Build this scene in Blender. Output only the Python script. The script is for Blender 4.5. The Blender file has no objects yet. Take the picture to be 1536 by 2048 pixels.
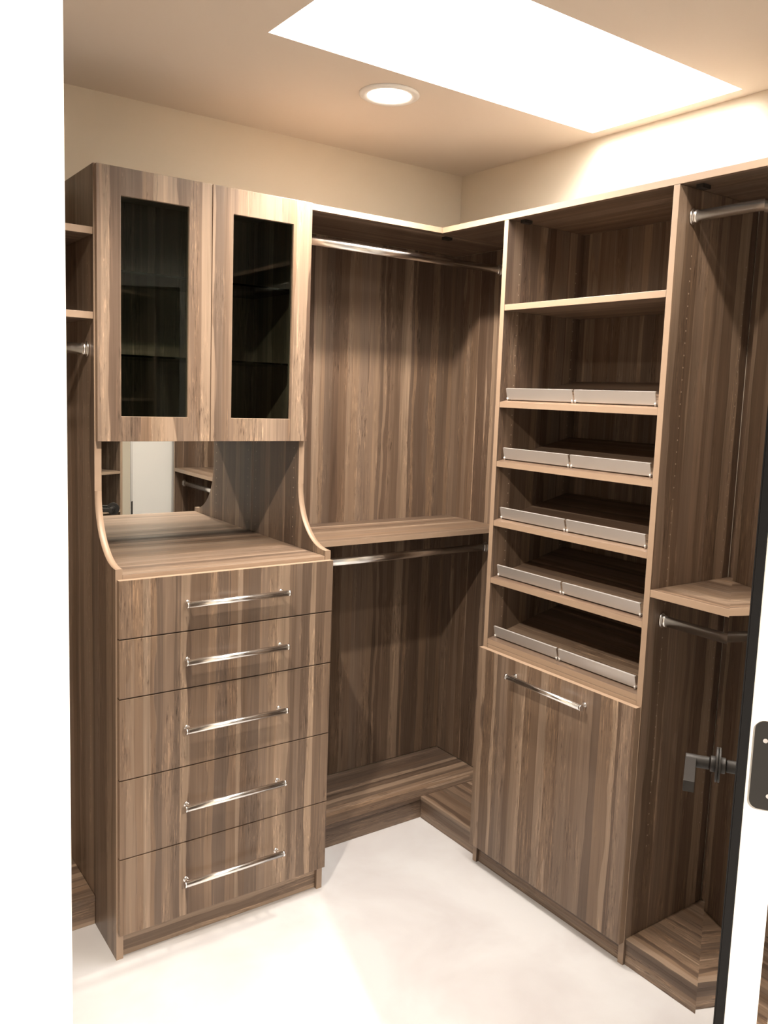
import bpy, math, random
from mathutils import Matrix, Vector
C = bpy.context.scene.collection
SC = bpy.context.scene
PI = math.pi

# ------------------------------------------------------------------ camera
cam_d = bpy.data.cameras.new('camera')
cam = bpy.data.objects.new('camera', cam_d)
C.objects.link(cam)
SC.camera = cam
F_PX = 1697.19
cam_d.sensor_fit = 'VERTICAL'
cam_d.sensor_height = 24.0
cam_d.lens = F_PX / 2048 * 24.0
cam_d.shift_x = -31.97 / 2048
cam_d.shift_y = -30.69 / 2048
cam_d.clip_start = 0.01
rx, ry, rz = (math.radians(a) for a in (83.12942522, 2.15105508, -36.11881735))
M = Matrix.Rotation(rz, 4, 'Z') @ Matrix.Rotation(rx, 4, 'X') @ Matrix.Rotation(ry, 4, 'Z')
cam.matrix_world = Matrix.Translation((-2.22705606, -2.71637454, 1.58603845)) @ M

# ------------------------------------------------------------------ world, exposure
w = bpy.data.worlds.new('world')
SC.world = w
w.use_nodes = True
bg = w.node_tree.nodes['Background']
bg.inputs[0].default_value = (1.0, 0.95, 0.88, 1)
bg.inputs[1].default_value = 0.45
SC.view_settings.view_transform = 'Standard'
SC.view_settings.look = 'None'
SC.view_settings.exposure = 0.0
SC.view_settings.gamma = 1.0
SC.view_settings.use_curve_mapping = False

SKY_STRENGTH = 23.0            # daylight coming down the skylight shaft
SPOT_WATTS = 135.0            # each recessed downlight

# ------------------------------------------------------------------ materials
def new_mat(name):
    m = bpy.data.materials.new(name)
    m.use_nodes = True
    return m, m.node_tree, m.node_tree.nodes['Principled BSDF']

def plain(name, col, rough=0.5, metal=0.0, spec=0.5):
    m, nt, b = new_mat(name)
    b.inputs['Base Color'].default_value = (*col, 1)
    b.inputs['Roughness'].default_value = rough
    b.inputs['Metallic'].default_value = metal
    b.inputs['Specular IOR Level'].default_value = spec
    return m

def ramp(nt, fac, stops, interp='LINEAR'):
    r = nt.nodes.new('ShaderNodeValToRGB')
    r.color_ramp.interpolation = interp
    e = r.color_ramp.elements
    e[0].position, e[0].color = stops[0][0], (*stops[0][1], 1)
    e[1].position, e[1].color = stops[-1][0], (*stops[-1][1], 1)
    for p, c in stops[1:-1]:
        k = e.new(p)
        k.color = (*c, 1)
    nt.links.new(fac, r.inputs[0])
    return r.outputs[0]

def noise(nt, vec, scale, detail=2.0, rough=0.5, dist=0.0):
    n = nt.nodes.new('ShaderNodeTexNoise')
    n.inputs['Scale'].default_value = scale
    n.inputs['Detail'].default_value = detail
    n.inputs['Roughness'].default_value = rough
    n.inputs['Distortion'].default_value = dist
    nt.links.new(vec, n.inputs['Vector'])
    return n.outputs[0]

def wood(name, axis, bright=.505):
    """striped laminate, grain running along the given world axis"""
    m, nt, b = new_mat(name)
    L = nt.links.new
    geo = nt.nodes.new('ShaderNodeNewGeometry')
    def stretched(across, along, off):
        mp = nt.nodes.new('ShaderNodeMapping')
        s = [across] * 3
        s['xyz'.index(axis)] = along
        mp.inputs['Scale'].default_value = s
        mp.inputs['Location'].default_value = off
        L(geo.outputs['Position'], mp.inputs['Vector'])
        return mp.outputs[0]
    # broad planks of tone: a piecewise colour along the across axes
    wob = noise(nt, stretched(9, 2.2, (3, 1, 7)), 1.0, 3, .55)
    base = stretched(1, 0.0, (0, 0, 0))
    add = nt.nodes.new('ShaderNodeVectorMath'); add.operation = 'MULTIPLY_ADD'
    comb = nt.nodes.new('ShaderNodeCombineXYZ')
    for i in range(3): L(wob, comb.inputs[i])
    L(comb.outputs[0], add.inputs[0])
    add.inputs[1].default_value = (0.030,) * 3
    L(base, add.inputs[2])
    sc = nt.nodes.new('ShaderNodeVectorMath'); sc.operation = 'MULTIPLY'
    sv = [1, 1, 1]; sv['xyz'.index(axis)] = 0.0
    sc.inputs[1].default_value = sv
    L(add.outputs[0], sc.inputs[0])
    vor = nt.nodes.new('ShaderNodeTexVoronoi')
    vor.feature = 'SMOOTH_F1'
    vor.inputs['Smoothness'].default_value = 0.06
    vor.inputs['Scale'].default_value = 29.0 if axis == 'z' else 46.0
    L(sc.outputs[0], vor.inputs['Vector'])
    sep = nt.nodes.new('ShaderNodeSeparateColor')
    L(vor.outputs['Color'], sep.inputs[0])
    band = ramp(nt, sep.outputs[0], [(0.0, (.185, .122, .086)), (.2, (.240, .172, .128)), (.38, (.262, .176, .120)),
                                     (.55, (.345, .252, .190)), (.72, (.340, .228, .152)),
                                     (.86, (.430, .318, .236)), (1.0, (.500, .366, .262))])
    # slower drift along the grain
    drift = noise(nt, stretched(16, 1.1, (1, 5, 2)), 1.0, 3, .6)
    d = ramp(nt, drift, [(.3, (.80, .78, .77)), (.7, (1.16, 1.17, 1.18))])
    mx = nt.nodes.new('ShaderNodeMix'); mx.data_type = 'RGBA'; mx.blend_type = 'MULTIPLY'
    mx.inputs[0].default_value = 1
    L(band, mx.inputs[6]); L(d, mx.inputs[7])
    # thin streaks
    st = noise(nt, stretched(150, 2.6, (2, 9, 4)), 1.0, 3, .6, .2)
    s = ramp(nt, st, [(.30, (.72, .71, .69)), (.44, (.98, .98, .98)), (.58, (1.02, 1.02, 1.02)), (.70, (1.42, 1.40, 1.36))])
    mx2 = nt.nodes.new('ShaderNodeMix'); mx2.data_type = 'RGBA'; mx2.blend_type = 'MULTIPLY'
    mx2.inputs[0].default_value = .85
    L(mx.outputs[2], mx2.inputs[6]); L(s, mx2.inputs[7])
    # fibrous patches of pale and dark flecks
    patch = noise(nt, stretched(17, 2.4, (8, 2, 6)), 1.0, 2, .5)
    pm = ramp(nt, patch, [(.50, (0, 0, 0)), (.58, (1, 1, 1))])
    fl = noise(nt, stretched(230, 17, (5, 5, 1)), 1.0, 3, .65, .6)
    f = ramp(nt, fl, [(.30, (.38, .35, .33)), (.44, (1, 1, 1)), (.55, (1, 1, 1)), (.66, (1.62, 1.58, 1.50))])
    mx3 = nt.nodes.new('ShaderNodeMix'); mx3.data_type = 'RGBA'; mx3.blend_type = 'MULTIPLY'
    L(pm, mx3.inputs[0]); L(mx2.outputs[2], mx3.inputs[6]); L(f, mx3.inputs[7])
    hsv = nt.nodes.new('ShaderNodeHueSaturation')
    hsv.inputs['Value'].default_value = bright
    L(mx3.outputs[2], hsv.inputs['Color'])
    L(hsv.outputs[0], b.inputs['Base Color'])
    b.inputs['Roughness'].default_value = 0.36
    b.inputs['Specular IOR Level'].default_value = 0.35
    bp = nt.nodes.new('ShaderNodeBump')
    bp.inputs['Strength'].default_value = 0.06
    bp.inputs['Distance'].default_value = 0.001
    L(fl, bp.inputs['Height'])
    L(bp.outputs[0], b.inputs['Normal'])
    return m

WOOD = {a: wood('striped_walnut_laminate_' + a, a) for a in 'xyz'}
EDGE = plain('tan_edge_banding', (.29, .208, .148), .42)
CHROME = plain('polished_chrome', (.90, .89, .88), .22, 1.0)
ALU = plain('satin_aluminium', (.68, .655, .64), .42, .75)
BLACK = plain('matt_black_metal', (.018, .017, .016), .5, .0, .35)
RUBBER = plain('dull_black_edge', (.006, .006, .0065), .75, 0, .2)
GUN = plain('dark_bronze_metal', (.022, .020, .019), .48, .2, .35)
PIN = plain('pin_hole_rim_glint', (.36, .29, .23), .4)  # pale tan paints in the highlights on the hole rims
DARKGAP = plain('dark_bracket', (.02, .016, .013), .6)
WHITEPAINT = plain('white_gloss_paint', (.86, .85, .82), .35)
SILVER = plain('mirror_silvering', (.86, .88, .87), .004, 1.0)

def wall_mat(name, col):
    m, nt, b = new_mat(name)
    geo = nt.nodes.new('ShaderNodeNewGeometry')
    n = noise(nt, geo.outputs['Position'], 260, 3, .6)
    bp = nt.nodes.new('ShaderNodeBump')
    bp.inputs['Strength'].default_value = .05
    bp.inputs['Distance'].default_value = .001
    nt.links.new(n, bp.inputs['Height'])
    nt.links.new(bp.outputs[0], b.inputs['Normal'])
    b.inputs['Base Color'].default_value = (*col, 1)
    b.inputs['Roughness'].default_value = .85
    b.inputs['Specular IOR Level'].default_value = .2
    return m
WALL = wall_mat('cream_wall_paint', (.78, .705, .585))
CEIL = wall_mat('warm_white_ceiling_paint', (.78, .70, .61))
SHAFT = wall_mat('white_shaft_paint', (.88, .87, .84))

def floor_mat():
    m, nt, b = new_mat('pale_polished_floor')
    geo = nt.nodes.new('ShaderNodeNewGeometry')
    n = noise(nt, geo.outputs['Position'], 2.6, 4, .55, .4)
    c = ramp(nt, n, [(.32, (.46, .445, .455)), (.60, (.545, .550, .565))])
    nt.links.new(c, b.inputs['Base Color'])
    b.inputs['Roughness'].default_value = .45
    b.inputs['Specular IOR Level'].default_value = .3
    return m
FLOOR = floor_mat()

def glass_mat(name, tint, refl):
    m = bpy.data.materials.new(name)
    m.use_nodes = True
    nt = m.node_tree
    nt.nodes.remove(nt.nodes['Principled BSDF'])
    out = nt.nodes['Material Output']
    tr = nt.nodes.new('ShaderNodeBsdfTransparent'); tr.inputs[0].default_value = (*tint, 1)
    gl = nt.nodes.new('ShaderNodeBsdfGlossy'); gl.inputs['Roughness'].default_value = .01
    fr = nt.nodes.new('ShaderNodeFresnel'); fr.inputs[0].default_value = refl
    mx = nt.nodes.new('ShaderNodeMixShader')
    nt.links.new(fr.outputs[0], mx.inputs[0])
    nt.links.new(tr.outputs[0], mx.inputs[1])
    nt.links.new(gl.outputs[0], mx.inputs[2])
    nt.links.new(mx.outputs[0], out.inputs[0])
    return m
PANE = glass_mat('clear_door_glass', (.74, .80, .77), 1.28)
SHELFGLASS = glass_mat('green_edged_shelf_glass', (.42, .58, .52), 1.5)

def emit(name, col, s):
    m, nt, b = new_mat(name)
    b.inputs['Base Color'].default_value = (*col, 1)
    b.inputs['Emission Color'].default_value = (*col, 1)
    b.inputs['Emission Strength'].default_value = s
    return m
DAYPANE = emit('daylit_skylight_diffuser', (1.0, .965, .925), SKY_STRENGTH)
LENS = emit('lit_lamp_lens', (1.0, .90, .78), 9.0)

# ------------------------------------------------------------------ mesh helpers
FACES = {'-z': (0, 3, 2, 1), '+z': (4, 5, 6, 7), '-y': (0, 1, 5, 4), '+y': (2, 3, 7, 6), '-x': (0, 4, 7, 3), '+x': (1, 2, 6, 5)}

class MB:
    def __init__(self):
        self.v, self.f, self.m, self.s = [], [], [], []
    def box(self, x0, x1, y0, y1, z0, z1, mat=0, edge=(), emat=1):
        if x0 > x1: x0, x1 = x1, x0
        if y0 > y1: y0, y1 = y1, y0
        if z0 > z1: z0, z1 = z1, z0
        n = len(self.v)
        self.v += [(x0, y0, z0), (x1, y0, z0), (x1, y1, z0), (x0, y1, z0), (x0, y0, z1), (x1, y0, z1), (x1, y1, z1), (x0, y1, z1)]
        for k, q in FACES.items():
            self.f.append(tuple(n + i for i in q)); self.m.append(emat if k in edge else mat); self.s.append(False)
        return self
    def prism(self, pts, axis, a, b, mat=0, edges=(), emat=1, smooth=()):
        """polygon pts (2D, ccw or cw) pushed along axis from a to b"""
        n, k = len(self.v), len(pts)
        def P(p, t):
            if axis == 'x': return (t, p[0], p[1])
            if axis == 'y': return (p[0], t, p[1])
            return (p[0], p[1], t)
        self.v += [P(p, a) for p in pts] + [P(p, b) for p in pts]
        ar = sum(pts[i][0] * pts[(i + 1) % k][1] - pts[(i + 1) % k][0] * pts[i][1] for i in range(k))
        flip = (ar < 0) ^ (axis == 'y') ^ (b < a)
        def F(t, m, s=False):
            self.f.append(tuple(reversed(t)) if flip else tuple(t)); self.m.append(m); self.s.append(s)
        F([n + i for i in reversed(range(k))], mat)
        F([n + k + i for i in range(k)], mat)
        for i in range(k):
            j = (i + 1) % k
            F([n + i, n + j, n + k + j, n + k + i], emat if i in edges else mat, i in smooth)
        return self
    def tube(self, p, q, r, seg=20, mat=0, caps=True, rb=None, up=None):
        """round or oval bar from p to q; r radius, rb second radius (along up)"""
        p, q = Vector(p), Vector(q)
        d = (q - p).normalized()
        u = Vector(up) if up else (Vector((0, 0, 1)) if abs(d.z) < .9 else Vector((1, 0, 0)))
        u = (u - d * u.dot(d)).normalized()
        s = d.cross(u)
        rb = rb or r
        n = len(self.v)
        for c in (p, q):
            for i in range(seg):
                t = 2 * PI * i / seg
                self.v.append(tuple(c + s * (r * math.cos(t)) + u * (rb * math.sin(t))))
        for i in range(seg):
            j = (i + 1) % seg
            self.f.append((n + i, n + seg + i, n + seg + j, n + j)[::-1]); self.m.append(mat); self.s.append(True)
        if caps:
            self.f.append(tuple(n + i for i in range(seg))[::-1]); self.m.append(mat); self.s.append(False)
            self.f.append(tuple(n + seg + i for i in range(seg))); self.m.append(mat); self.s.append(False)
        return self
    def lathe(self, c, prof, seg=40, mat=0):
        """profile (radius, z) spun about the vertical through c"""
        n, k = len(self.v), len(prof)
        for i in range(seg):
            t = 2 * PI * i / seg
            for r, z in prof:
                self.v.append((c[0] + r * math.cos(t), c[1] + r * math.sin(t), c[2] + z))
        for i in range(seg):
            j = (i + 1) % seg
            for a in range(k - 1):
                self.f.append((n + i * k + a, n + j * k + a, n + j * k + a + 1, n + i * k + a + 1)); self.m.append(mat); self.s.append(True)
        return self
    def disc(self, c, nrm, r, seg=8, mat=0):
        nrm = Vector(nrm); u = nrm.orthogonal().normalized(); s = nrm.cross(u)
        n = len(self.v)
        for i in range(seg):
            t = 2 * PI * i / seg
            self.v.append(tuple(Vector(c) + u * r * math.cos(t) + s * r * math.sin(t)))
        self.f.append(tuple(n + i for i in range(seg))); self.m.append(mat); self.s.append(False)
        return self
    def build(self, name, mats, parent=None, off=(0, 0, 0), bevel=0.0, own=False):
        """verts are given in world space, off = world place of the object's origin"""
        me = bpy.data.meshes.new(name)
        o = Vector(off)
        me.from_pydata([tuple(Vector(v) - o) for v in self.v], [], self.f)
        for mt in (mats if isinstance(mats, (list, tuple)) else [mats]):
            me.materials.append(mt)
        me.polygons.foreach_set('material_index', self.m)
        me.polygons.foreach_set('use_smooth', self.s)
        me.update()
        ob = bpy.data.objects.new(name, me)
        C.objects.link(ob)
        if parent is not None:
            ob.parent = parent
        else:
            ob.location = o
        if bevel:
            b = ob.modifiers.new('bevel', 'BEVEL')
            b.width = bevel; b.segments = 2; b.limit_method = 'ANGLE'; b.angle_limit = math.radians(50)
        return ob

def tag(o, label, cat, group=None, kind=None):
    o['label'] = label
    o['category'] = cat
    if group: o['group'] = group
    if kind: o['kind'] = kind
    return o

def root(name, loc, label, cat, group=None, kind=None, rot=0):
    o = bpy.data.objects.new(name, None)
    C.objects.link(o)
    o.location = loc
    o.rotation_euler = (0, 0, rot)
    return tag(o, label, cat, group, kind)

def copy_tree(o, parent=None):
    c = o.copy(); C.objects.link(c)
    if parent is not None: c.parent = parent
    for ch in list(o.children): copy_tree(ch, c)
    return c

def board(name, b, grain, edge, parent=None, off=(0, 0, 0), bevel=.0009):
    return MB().box(*b, edge=edge).build(name, [WOOD[grain], EDGE], parent, off, bevel)

def board_thing(name, b, grain, edge, label, cat, group=None):
    off = ((b[0] + b[1]) / 2, (b[2] + b[3]) / 2, b[4])
    o = board(name, b, grain, edge, None, off)
    return tag(o, label, cat, group)

def structure(o, label=None):
    o['kind'] = 'structure'
    if label: o['label'] = label
    return o

G = .0006       # hairline gap between things that touch
T = .019        # board thickness

# ------------------------------------------------------------------ dimensions (metres)
CZ = 2.457                      # ceiling
LX = -2.42                      # left wall
FY0, FY1 = -2.37, -2.25         # front wall (with the doorway)
XA, XB = -1.539, -.882          # drawer cabinet, outer faces
D1, D2 = .365, .543             # door face, drawer face
ZT = 2.162                      # top of the cabinets
Y1, Y2 = -.659, -1.311          # shoe tower, outer faces
E = .358                        # depth of the right-hand units
YE = -2.166                 # front end of the right-hand run
JL, JR = -2.137, -1.318         # doorway jambs

# ------------------------------------------------------------------ room
structure(MB().box(-3.6, 1.2, -4.2, .2, -.1, 0).build('floor', FLOOR), 'white marbled smooth floor of the closet')
structure(MB().box(LX - .12, .13, .0075, .13, 0, CZ).build('wall_back', WALL), 'cream wall behind the drawer cabinet')
structure(MB().box(.0075, .13, FY0, .0068, 0, CZ).build('wall_right', WALL), 'cream wall above the shoe shelves')
structure(MB().box(LX - .12, LX, FY0, .0068, 0, CZ).build('wall_left', WALL), 'cream wall on the left side')
fw = MB()
fw.box(-3.6, JL, FY0, FY1, 0, CZ)
fw.box(JR, .0068, FY0, FY1, 0, CZ)
fw.box(JL, JR, FY0, FY1, 2.06, CZ)
structure(fw.build('wall_front', WHITEPAINT), 'white wall around the doorway')
# ceiling with the skylight opening
SX0, SX1, SY0, SY1 = -1.222, -.045, -1.257, -.717
ce = MB()
ce.box(LX - .12, SX0, FY0, .13, CZ, CZ + .02)
ce.box(SX1, .13, FY0, .13, CZ, CZ + .02)
ce.box(SX0, SX1, FY0, SY0, CZ, CZ + .02)
ce.box(SX0, SX1, SY1, .13, CZ, CZ + .02)
ce.box(-3.6, 1.2, -4.2, FY0, CZ, CZ + .02)
structure(ce.build('ceiling', CEIL), 'warm white flat ceiling')
# skylight: white shaft with a daylit diffuser on top
sk = root('window_1', ((SX0 + SX1) / 2, (SY0 + SY1) / 2, CZ + .02), 'long rectangular skylight opening in the ceiling', 'skylight', kind='structure')
so = sk.location.copy()
H = .42
sh = MB()
t_ = .02
sh.box(SX0 - t_, SX0, SY0 - t_, SY1 + t_, CZ + .0205, CZ + H)
sh.box(SX1, SX1 + t_, SY0 - t_, SY1 + t_, CZ + .0205, CZ + H)
sh.box(SX0, SX1, SY0 - t_, SY0, CZ + .0205, CZ + H)
sh.box(SX0, SX1, SY1, SY1 + t_, CZ + .0205, CZ + H)
sh.build('shaft', SHAFT, sk, so)
MB().box(SX0 - t_, SX1 + t_, SY0 - t_, SY1 + t_, CZ + H + .0005, CZ + H + .012).build('pane', DAYPANE, sk, so)

# recessed downlights
def downlight(x, y, label, k=1.0):
    r = root('recessed_light', (x, y, CZ - .0005), label, 'ceiling light', 'round recessed downlights')
    o = r.location.copy()
    MB().lathe((x, y, CZ), [(.064, -.0005), (.066, -.007), (.080, -.009), (.089, -.004), (.089, -.0006)]).build('trim_ring', WHITEPAINT, r, o)
    MB().lathe((x, y, CZ), [(.0635, -.0008), (.0635, -.0045), (.040, -.0065), (.0005, -.007)]).build('lamp_lens', LENS, r, o)
    ld = bpy.data.lights.new('downlight_beam', 'SPOT')
    ld.energy = SPOT_WATTS * k
    ld.color = (1.0, .86, .71)
    ld.spot_size = math.radians(146)
    ld.spot_blend = .6
    ld.shadow_soft_size = .022
    lo = bpy.data.objects.new('downlight_beam', ld)
    C.objects.link(lo)
    lo.parent = r
    lo.location = (0, 0, -.034)
    return r
downlight(-.751, -.566, 'round lit recessed downlight beside the skylight edge', .74)
downlight(-.643, -1.72, 'round lit recessed downlight above the mirrored door', .20)
downlight(-1.70, -1.28, 'round lit recessed downlight near the left wall', .98)
downlight(-1.86, -3.95, 'added unseen downlight outside the closet doorway', 4.8)  # lamp added out of view to brighten the drawer fronts and doorway wall

# ------------------------------------------------------------------ small hardware
def bar_handle(name, p, q, out, parent, off):
    """straight round bar on two posts; out = unit vector from the face to the bar"""
    p, q, out = Vector(p), Vector(q), Vector(out)
    d = (q - p).normalized()
    h = MB()
    h.tube(p, q, .0086, 24)
    h.tube(p - d * .0012, p + d * .0045, .0092, 24)
    h.tube(q - d * .0045, q + d * .0012, .0092, 24)
    for c in (p + d * .013, q - d * .013):
        h.tube(c - out * .0295, c, .005, 16)
        h.tube(c - out * .0297, c - out * .026, .0075, 16)
    return h.build(name, CHROME, parent, off)

def closet_rod(p, q, label):
    """oval chrome wardrobe rail with a cup at both ends"""
    p, q = Vector(p), Vector(q)
    r = root('closet_rod', tuple((p + q) / 2), label, 'closet rod')
    o = r.location.copy()
    d = (q - p).normalized()
    MB().tube(p + d * .002, q - d * .002, .0078, 28, rb=.0145).build('rail', CHROME, r, o)
    for a, s in ((p, 1), (q, -1)):
        f = MB()
        f.tube(a + d * (s * .0006), a + d * (s * .0040), .013, 24, rb=.021)
        f.tube(a + d * (s * .004), a + d * (s * .016), .0098, 24, rb=.0166)
        f.build('rod_cup', CHROME, r, o)
    return r

def pin_holes(cols, z0, z1, nrm, parent, off):
    h = MB()
    for x, y in cols:
        z = z0
        while z < z1:
            h.disc((x, y, z), nrm, .0023)
            z += .032
    o = h.build('shelf_pin_hole', PIN, parent, off)
    o['kind'] = 'stuff'
    return o

# ------------------------------------------------------------------ drawer cabinet with glazed hutch
dc = root('drawer_cabinet', ((XA + XB) / 2, -.27, 0), 'tall cabinet with five drawers, mirror niche and two glazed doors on top', 'cabinet')
do = dc.location.copy()
prof = [(-.001, 0), (-.001, ZT), (-D1 + .020, ZT), (-D1 + .020, 1.29)]
NA = 22
for i in range(1, NA + 1):
    t = (PI / 2) * i / NA
    prof.append((-.515 + .17 * math.cos(t), 1.29 - .187 * math.sin(t)))
prof += [(-D2 + .0195, 1.103), (-D2 + .0195, 0)]
edges = set(range(2, len(prof) - 1))
smooth = set(range(3, 3 + NA))
for x0 in (XA, XB - T):
    MB().prism(prof, 'x', x0, x0 + T, edges=edges, smooth=smooth).build('side_panel', [WOOD['z'], EDGE], dc, do)
ix0, ix1 = XA + T + G, XB - T - G
board('countertop', (ix0, ix1, -D2 + .0205, -.010, 1.068, 1.087), 'x', ('-y',), dc, do)
board('top_panel', (ix0, ix1, -D1 + .022, -.010, ZT - T, ZT), 'x', ('-y',), dc, do)
board('bottom_panel', (ix0, ix1, -D1 + .022, -.010, 1.432, 1.450), 'x', ('-y',), dc, do)
board('back_panel', (ix0, ix1, -.0095, -.002, .08, ZT), 'z', (), dc, do)
board('toe_kick', (ix0, ix1, -.512, -.497, .0005, .0775), 'x', (), dc, do)
MB().prism([(-.0135, 1.0875), (-.0098, 1.0875), (-.0098, 1.4315), (-.0146, 1.4315)], 'x', ix0, ix1).build('mirror', SILVER, dc, do)['label'] = 'mirror panel at the back of the niche'
pin_holes([(XA - .0004, -.290), (XA - .0004, -.05)], .34, 1.95, (-1, 0, 0), dc, do)
pin_holes([(XB - T - .0010, -.315), (XB - T - .0010, -.045)], 1.115, 1.42, (-1, 0, 0), dc, do)
dz = [1.0775, .917, .754, .527, .302, .078]
board('carcass_front', (ix0, ix1, -.5215, -.5085, .080, 1.067), 'z', (), dc, do)
for i in range(5):
    d = MB().box(XA + .0035, XB - .0015, -D2, -D2 + .0185, dz[i + 1] + .0016, dz[i] - .0016, edge=(('+z', '-x', '+x') if i == 0 else ('-x', '+x'))).build('drawer', [WOOD['z'], EDGE], dc, do, .0011)
    zc = (dz[i] + dz[i + 1]) / 2 + .001
    bar_handle('handle', (-1.362, -D2 - .030, zc), (-1.049, -D2 - .030, zc), (0, -1, 0), d, do)
# glazed doors: a frame with a rectangular opening, and its pane
def glazed_door(x0, x1, gx0, gx1, z0, z1, gz0, gz1):
    y0, y1 = -D1, -D1 + .0185
    m = MB()
    o4 = [(x0, z0), (x1, z0), (x1, z1), (x0, z1)]
    i4 = [(gx0, gz0), (gx1, gz0), (gx1, gz1), (gx0, gz1)]
    for y, rev in ((y0, False), (y1, True)):
        n = len(m.v)
        m.v += [(p[0], y, p[1]) for p in o4 + i4]
        for k in range(4):
            q = (n + k, n + (k + 1) % 4, n + 4 + (k + 1) % 4, n + 4 + k)
            m.f.append(q[::-1] if rev else q); m.m.append(0); m.s.append(False)
    for k in range(4):
        a, b = k, (k + 1) % 4
        m.f.append((b, a, 8 + a, 8 + b)); m.m.append(1); m.s.append(False)
        m.f.append((4 + a, 4 + b, 12 + b, 12 + a)); m.m.append(1); m.s.append(False)
    d = m.build('door', [WOOD['z'], EDGE], dc, do, .0009)
    MB().box(gx0 + .0004, gx1 - .0004, y0 + .008, y0 + .012, gz0 + .0004, gz1 - .0004).build('glass_pane', PANE, d, do)
xm = -1.2105
glazed_door(XA + .003, xm - .0013, -1.4715, -1.2795, 1.428, 2.159, 1.497, 2.086)
glazed_door(xm + .0013, XB - .002, -1.1450, -.9480, 1.428, 2.159, 1.497, 2.086)
for z in (1.668, 1.896):
    MB().box(ix0 + .001, ix1 - .001, -D1 + .034, -.012, z - .006, z).build('glass_shelf', SHELFGLASS, dc, do)

# ------------------------------------------------------------------ shoe tower on the right-hand wall
st = root('shoe_cabinet', (-E / 2, (Y1 + Y2) / 2, 0), 'tall shoe cabinet with slanted shelves over a tilt-out hamper door', 'cabinet')
so = st.location.copy()
ZP = ZT - T - G
board('side_panel', (-E, -.001, Y1 - T, Y1, 0, ZP), 'z', ('-x',), st, so)
board('side_panel', (-E, -.001, Y2, Y2 + T, 0, ZP), 'z', ('-x',), st, so)
iy0, iy1 = Y2 + T + G, Y1 - T - G
board('back_panel', (-.008, -.002, iy0, iy1, .08, ZP), 'z', (), st, so)
board('shelf', (-E + .0005, -.0085, iy0, iy1, 1.881 - T, 1.881), 'y', ('-x',), st, so)
board('deck_panel', (-E + .0005, -.0085, iy0, iy1, .754, .773), 'y', ('-x',), st, so)
board('toe_kick', (-E + .010, -E + .026, iy0, iy1, .0005, .066), 'y', (), st, so)
hd = MB().box(-E - .0200, -E - .0012, Y2 + .0025, Y1 - .0025, .068, .762, edge=('+z', '-y', '+y')).build('hamper_door', [WOOD['z'], EDGE], st, so, .0011)
bar_handle('handle', (-E - .0500, -.829, .7135), (-E - .0500, -1.143, .7135), (-1, 0, 0), hd, so)
pin_holes([(-.290, Y2 - .0004), (-.040, Y2 - .0004)], .34, 1.98, (0, -1, 0), st, so)
pin_holes([(-.300, Y1 - T - .0004), (-.040, Y1 - T - .0004)], .86, 2.02, (0, -1, 0), st, so)
# slanted shelves, each with two fence strips along its front
tx, tz = .9744, .2250           # slope of a shelf, front to back
def slanted_shelf(zf):
    xf = -E + .001
    L = .345
    th = .0175
    nx, nz = -tz, tx
    p0 = (xf, zf)
    pts = [p0, (xf + L * tx, zf + L * tz), (xf + L * tx, zf + L * tz - th), (xf, zf - th)]
    s = MB().prism(pts, 'y', iy0, iy1, edges=(3,)).build('slanted_shelf', [WOOD['y'], EDGE], st, so)
    for ya, yb in ((-.692, -.9735), (-.9815, -1.271)):
        f = MB()
        b0 = (p0[0] + .021 * tx, p0[1] + .021 * tz)
        def at(a, h): return (b0[0] + a * tx + h * nx, b0[1] + a * tz + h * nz)
        f.prism([at(0, .0045), at(0, .040), at(.0016, .040), at(.0016, .0045)], 'y', ya, yb)
        f.prism([at(.0016, .0375), at(.0016, .040), at(.006, .040), at(.006, .0375)], 'y', ya, yb)
        f.prism([at(.0016, .0045), at(.0016, .0060), at(.010, .0060), at(.010, .0045)], 'y', ya, yb)
        for yc in (ya - .002, yb + .002):
            c0, c1 = at(-.0005, .0002), at(-.0005, .0100)
            f.tube((c0[0], yc, c0[1]), (c1[0], yc, c1[1]), .0030, 10)
            c2, c3 = at(.001, .003), at(.013, .003)
            f.tube((c2[0], yc, c2[1]), (c3[0], yc, c3[1]), .0022, 8)
        f.build('fence_rail', ALU, s, so)
    return s
for zf in (1.574, 1.383, 1.189, .998, .7915):
    slanted_shelf(zf)

# ------------------------------------------------------------------ top shelf (back leg and right-hand leg)
a = board_thing('top_shelf', (XB + G, -.0008, -.345, -.0008, ZT - T, ZT), 'x', ('-y',), 'striped wood top shelf on the back wall right of the glazed doors', 'shelf')
b = board_thing('top_shelf', (-E + .0005, -.0008, YE, -.345 - G, ZT - T, ZT), 'y', ('-x',), 'long striped wood top shelf on the right wall over the shoe shelves', 'shelf')
for o, pts in ((a, [(-.30, -.30)]), (b, [(-.31, Y2 - .035), (-.31, iy1 - .03), (-.31, -1.9)])):
    for x, y in pts:
        MB().box(x - .016, x + .016, y - .010, y + .010, ZT - T - .010, ZT - T - .0004).build('bracket', DARKGAP, o, o.location.copy())

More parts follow.
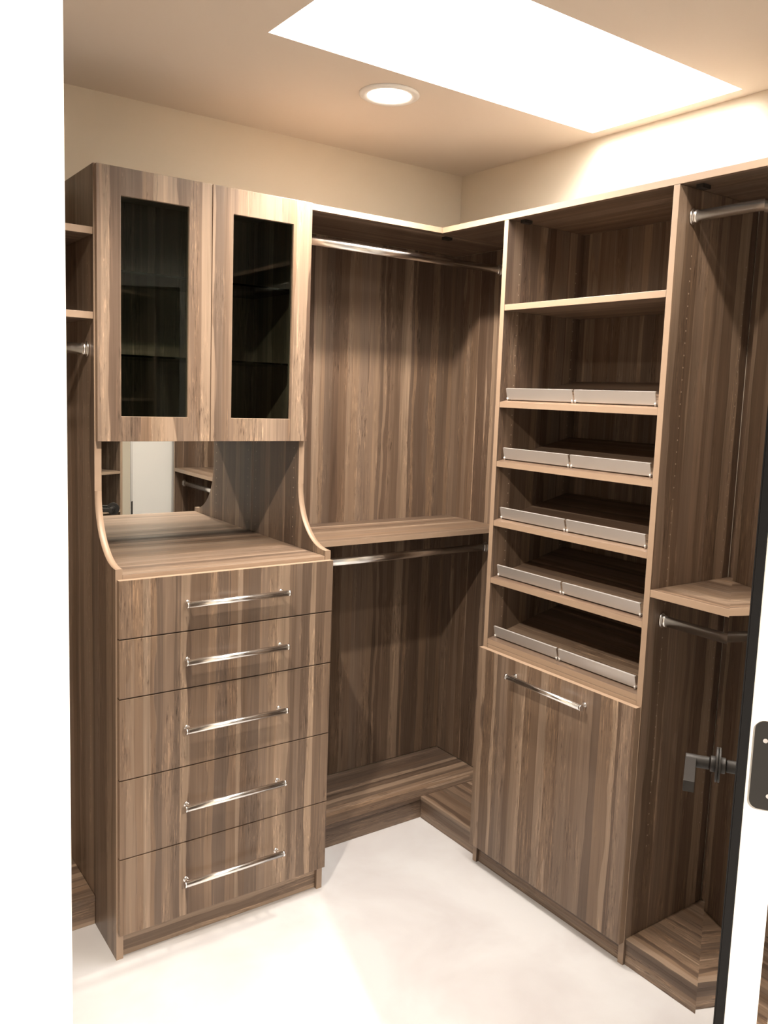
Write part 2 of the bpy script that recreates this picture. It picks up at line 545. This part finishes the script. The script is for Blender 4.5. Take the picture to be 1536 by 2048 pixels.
# ------------------------------------------------------------------ hanging bay in the back corner
board_thing('backing_panel', (XB + G, .0055, .0005, .0068, .087, ZT - T - G), 'z', (), 'striped wood backing behind the two rods in the back corner', 'panel')
board_thing('backing_panel', (.0002, .0064, Y1 + G, -.0002, .087, ZT - T - G), 'z', (), 'striped wood backing on the right wall between corner and shoe shelves', 'panel')
board_thing('shelf', (XB + G, -.0008, -.347, -.0008, 1.095 - T, 1.095), 'x', ('-y',), 'mid-height striped wood shelf in the back corner between two rods', 'shelf')
closet_rod((XB + G, -.258, 2.068), (-.0008, -.258, 2.068), 'upper chrome rod in the back corner under the top shelf')
closet_rod((XB + G, -.256, 1.002), (-.0008, -.256, 1.002), 'lower chrome rod in the back corner below the mid-height shelf')

def platform(name, x0, x1, y0, y1, h, side, grain, label):
    """low base: a top board over a kick board along the open side"""
    r = root(name, ((x0 + x1) / 2, (y0 + y1) / 2, 0), label, 'base platform')
    o = r.location.copy()
    board('top_board', (x0, x1, y0, y1, h - .016, h), grain, (), r, o)
    if side == 'y':
        board('kick_board', (x0, x1, y0 + .003, y0 + .018, .0005, h - .0164), grain, (), r, o)
        board('support_rail', (x0, x1, -.03, -.014, .0005, h - .0164), grain, (), r, o)
    else:
        board('kick_board', (x0 + .003, x0 + .018, y0, y1, .0005, h - .0164), grain, (), r, o)
        board('support_rail', (-.03, -.014, y0, y1, .0005, h - .0164), grain, (), r, o)
    return r
platform('base_platform', XB + G, -.0008, -.330, -.0008, .086, 'y', 'x', 'low striped wood base along the back wall right of the drawers')
platform('base_platform', -.337, -.0008, Y1 + G, -.330 - G, .0855, 'x', 'y', 'short striped wood base in the corner left of the hamper door')
platform('base_platform', -.353, -.0008, YE, Y2 - G, .080, 'x', 'y', 'low striped wood base at the far right beside the mirrored door')

# ------------------------------------------------------------------ bay right of the shoe tower
board_thing('backing_panel', (.0002, .0064, YE, Y2 - G, .0805, ZT - T - G), 'z', (), 'striped wood backing on the right wall beside the mirrored door', 'panel')
board_thing('shelf', (-E, -.0008, YE + T + G, Y2 - G, 1.091 - .021, 1.091), 'y', ('-x',), 'mid-height striped wood shelf between shoe shelves and mirrored door', 'shelf')
board_thing('end_panel', (-E + .001, -.0008, YE, YE + T, .0805, ZT - T - G), 'z', ('-x',), 'striped wood end panel of the right-hand run against the front wall', 'panel')
closet_rod((-.300, Y2 - G, 2.070), (-.300, YE + T + G, 2.070), 'upper chrome rod right of the shoe shelves at top right')
closet_rod((-.300, Y2 - G, .999), (-.300, YE + T + G, .999), 'lower chrome rod right of the shoe shelves under the mid-height shelf')

# ------------------------------------------------------------------ bay left of the drawer cabinet and tower on the left wall
LT1, LT2 = -.70, -1.42
board_thing('backing_panel', (LX + .001, XA - G, .0005, .0068, .09, 1.978), 'z', (), 'striped wood backing left of the drawer cabinet', 'panel')
board_thing('shelf', (LX + .001, XA - G, -.343, -.0008, 1.998 - T, 1.998), 'x', ('-y',), 'upper of two striped wood shelves left of the glazed doors', 'shelf')
board_thing('shelf', (LX + .001, XA - G, -.343, -.0008, 1.776 - T, 1.776), 'x', ('-y',), 'lower of two striped wood shelves left of the glazed doors', 'shelf')
closet_rod((LX + .001, -.292, 1.678), (XA - G, -.292, 1.678), 'chrome rod end left of the glazed doors under the lower shelf')
platform('base_platform', LX + .001, XA - G, -.330, -.0008, .089, 'y', 'x', 'low striped wood base left of the drawer cabinet')
lt = root('shelf_cabinet', (LX + E / 2, (LT1 + LT2) / 2, 0), 'open shelf cabinet on the left wall, seen only in mirrors', 'cabinet')
lo = lt.location.copy()
board('side_panel', (LX + .001, LX + E, LT1 - T, LT1, 0, ZT), 'z', ('+x',), lt, lo)
board('side_panel', (LX + .001, LX + E, LT2, LT2 + T, 0, ZT), 'z', ('+x',), lt, lo)
board('back_panel', (LX + .001, LX + .007, LT2 + T + G, LT1 - T - G, .08, ZT), 'z', (), lt, lo)
for z in (.08, .38, .66, .94, 1.22, 1.50, 1.80, ZT):
    board('shelf', (LX + .0075, LX + E - .001, LT2 + T + G, LT1 - T - G, z - T, z), 'y', ('+x',), lt, lo)

# ------------------------------------------------------------------ mirrored door, opened into the closet
dr = bpy.data.objects.new('door_1', None)
C.objects.link(dr)
dr.location = (-1.368, -2.204, 0)
dr.rotation_euler = (0, 0, math.radians(33.54))
dr['kind'] = 'structure'
dr['label'] = 'white door standing open with a full-length mirror on its face'
W = .752
MB().box(0, W, -.0463, -.0113, .010, 2.035).build('slab', WHITEPAINT, dr, (0, 0, 0), .0015)
mf = MB()
mf.box(0, W, -.0110, -.0018, .016, 2.030, edge=('+x',))
mf.build('mirror_frame', [RUBBER, WHITEPAINT], dr)['label'] = 'black edge strip of the mirror'
MB().box(.0004, W - .0004, -.0016, 0, .0165, 2.0295, edge=('-x', '+x', '+z', '-z')).build('mirror', [SILVER, RUBBER], dr)
def lever(side, name):
    """round rose, stepped neck and flat lever pointing to the hinge side"""
    s = 1 if side > 0 else -1
    y0 = .0003 if s > 0 else -.0466
    rz, rx_ = .911, W - .090
    l = MB()
    l.tube((rx_, y0, rz), (rx_, y0 + s * .0040, rz), .0325, 48)
    l.tube((rx_, y0 + s * .0038, rz), (rx_, y0 + s * .0130, rz), .0150, 28)
    l.tube((rx_, y0 + s * .0140, rz), (rx_, y0 + s * .0160, rz), .0110, 28)
    l.tube((rx_, y0 + s * .0150, rz), (rx_, y0 + s * .0580, rz), .0120, 28)
    l.box(rx_ - .118, rx_ + .0115, y0 + s * .0390, y0 + s * .0585, rz - .0118, rz + .0090)
    return l.build(name, GUN, dr, (0, 0, 0), .001)
lever(1, 'lever_handle')
lever(-1, 'lever_handle')
# latch plate on the far edge
MB().box(W + .0002, W + .002, -.041, -.0165, .86, .95).build('latch_plate', BLACK, dr, (0, 0, 0))
# hinge leaf on the near edge, rounded corners, with screws and knuckle
def rounded(y0, y1, z0, z1, r, left=True):
    p = []
    for cy, cz, a0 in ((y1 - r, z0 + r, -PI / 2), (y1 - r, z1 - r, 0)):
        for i in range(9):
            t = a0 + (PI / 2) * i / 8
            p.append((cy + r * math.cos(t), cz + r * math.sin(t)))
    return [(y0, z0)] + p + [(y0, z1)]
def hinge(z0, z1):
    h = MB()
    h.prism(rounded(-.0475, -.0165, z0, z1, .010), 'x', -.0023, -.0002)
    n = 5
    for i in range(n):
        a, b = z0 + (z1 - z0) * i / n + .0006, z0 + (z1 - z0) * (i + 1) / n - .0006
        h.tube((-.003, -.0540, a), (-.003, -.0540, b), .0062, 18)
    ob = h.build('hinge', BLACK, dr)
    s = MB()
    for y, z in ((-.028, z0 + .080), (-.036, z0 + .0165), (-.036, z0 + .0510)):
        s.lathe((0, 0, 0), [(0.0001, .0), (.0012, .0002), (.0026, .0010)], 16)
        k = 16 * 3
        for i in range(len(s.v) - k, len(s.v)):
            vx, vy, vz = s.v[i]
            s.v[i] = (-.0026 - vz * .3, y + vx, z + vy)
    s.build('screw', ALU, ob)
    return ob
hinge(1.138, 1.240)
hinge(.25, .354)
hinge(1.78, 1.884)

# door lining of the opening (right and head), white
structure(MB().box(JR - .0006, JR - .016, FY0 - .004, FY1 - .001, 0, 2.044).build('trim_1', WHITEPAINT), 'white door lining on the hinge side')
structure(MB().box(JL + .001, JR - .0175, FY0 - .004, FY1 - .001, 2.044, 2.0595).build('trim_2', WHITEPAINT), 'white door lining over the doorway')
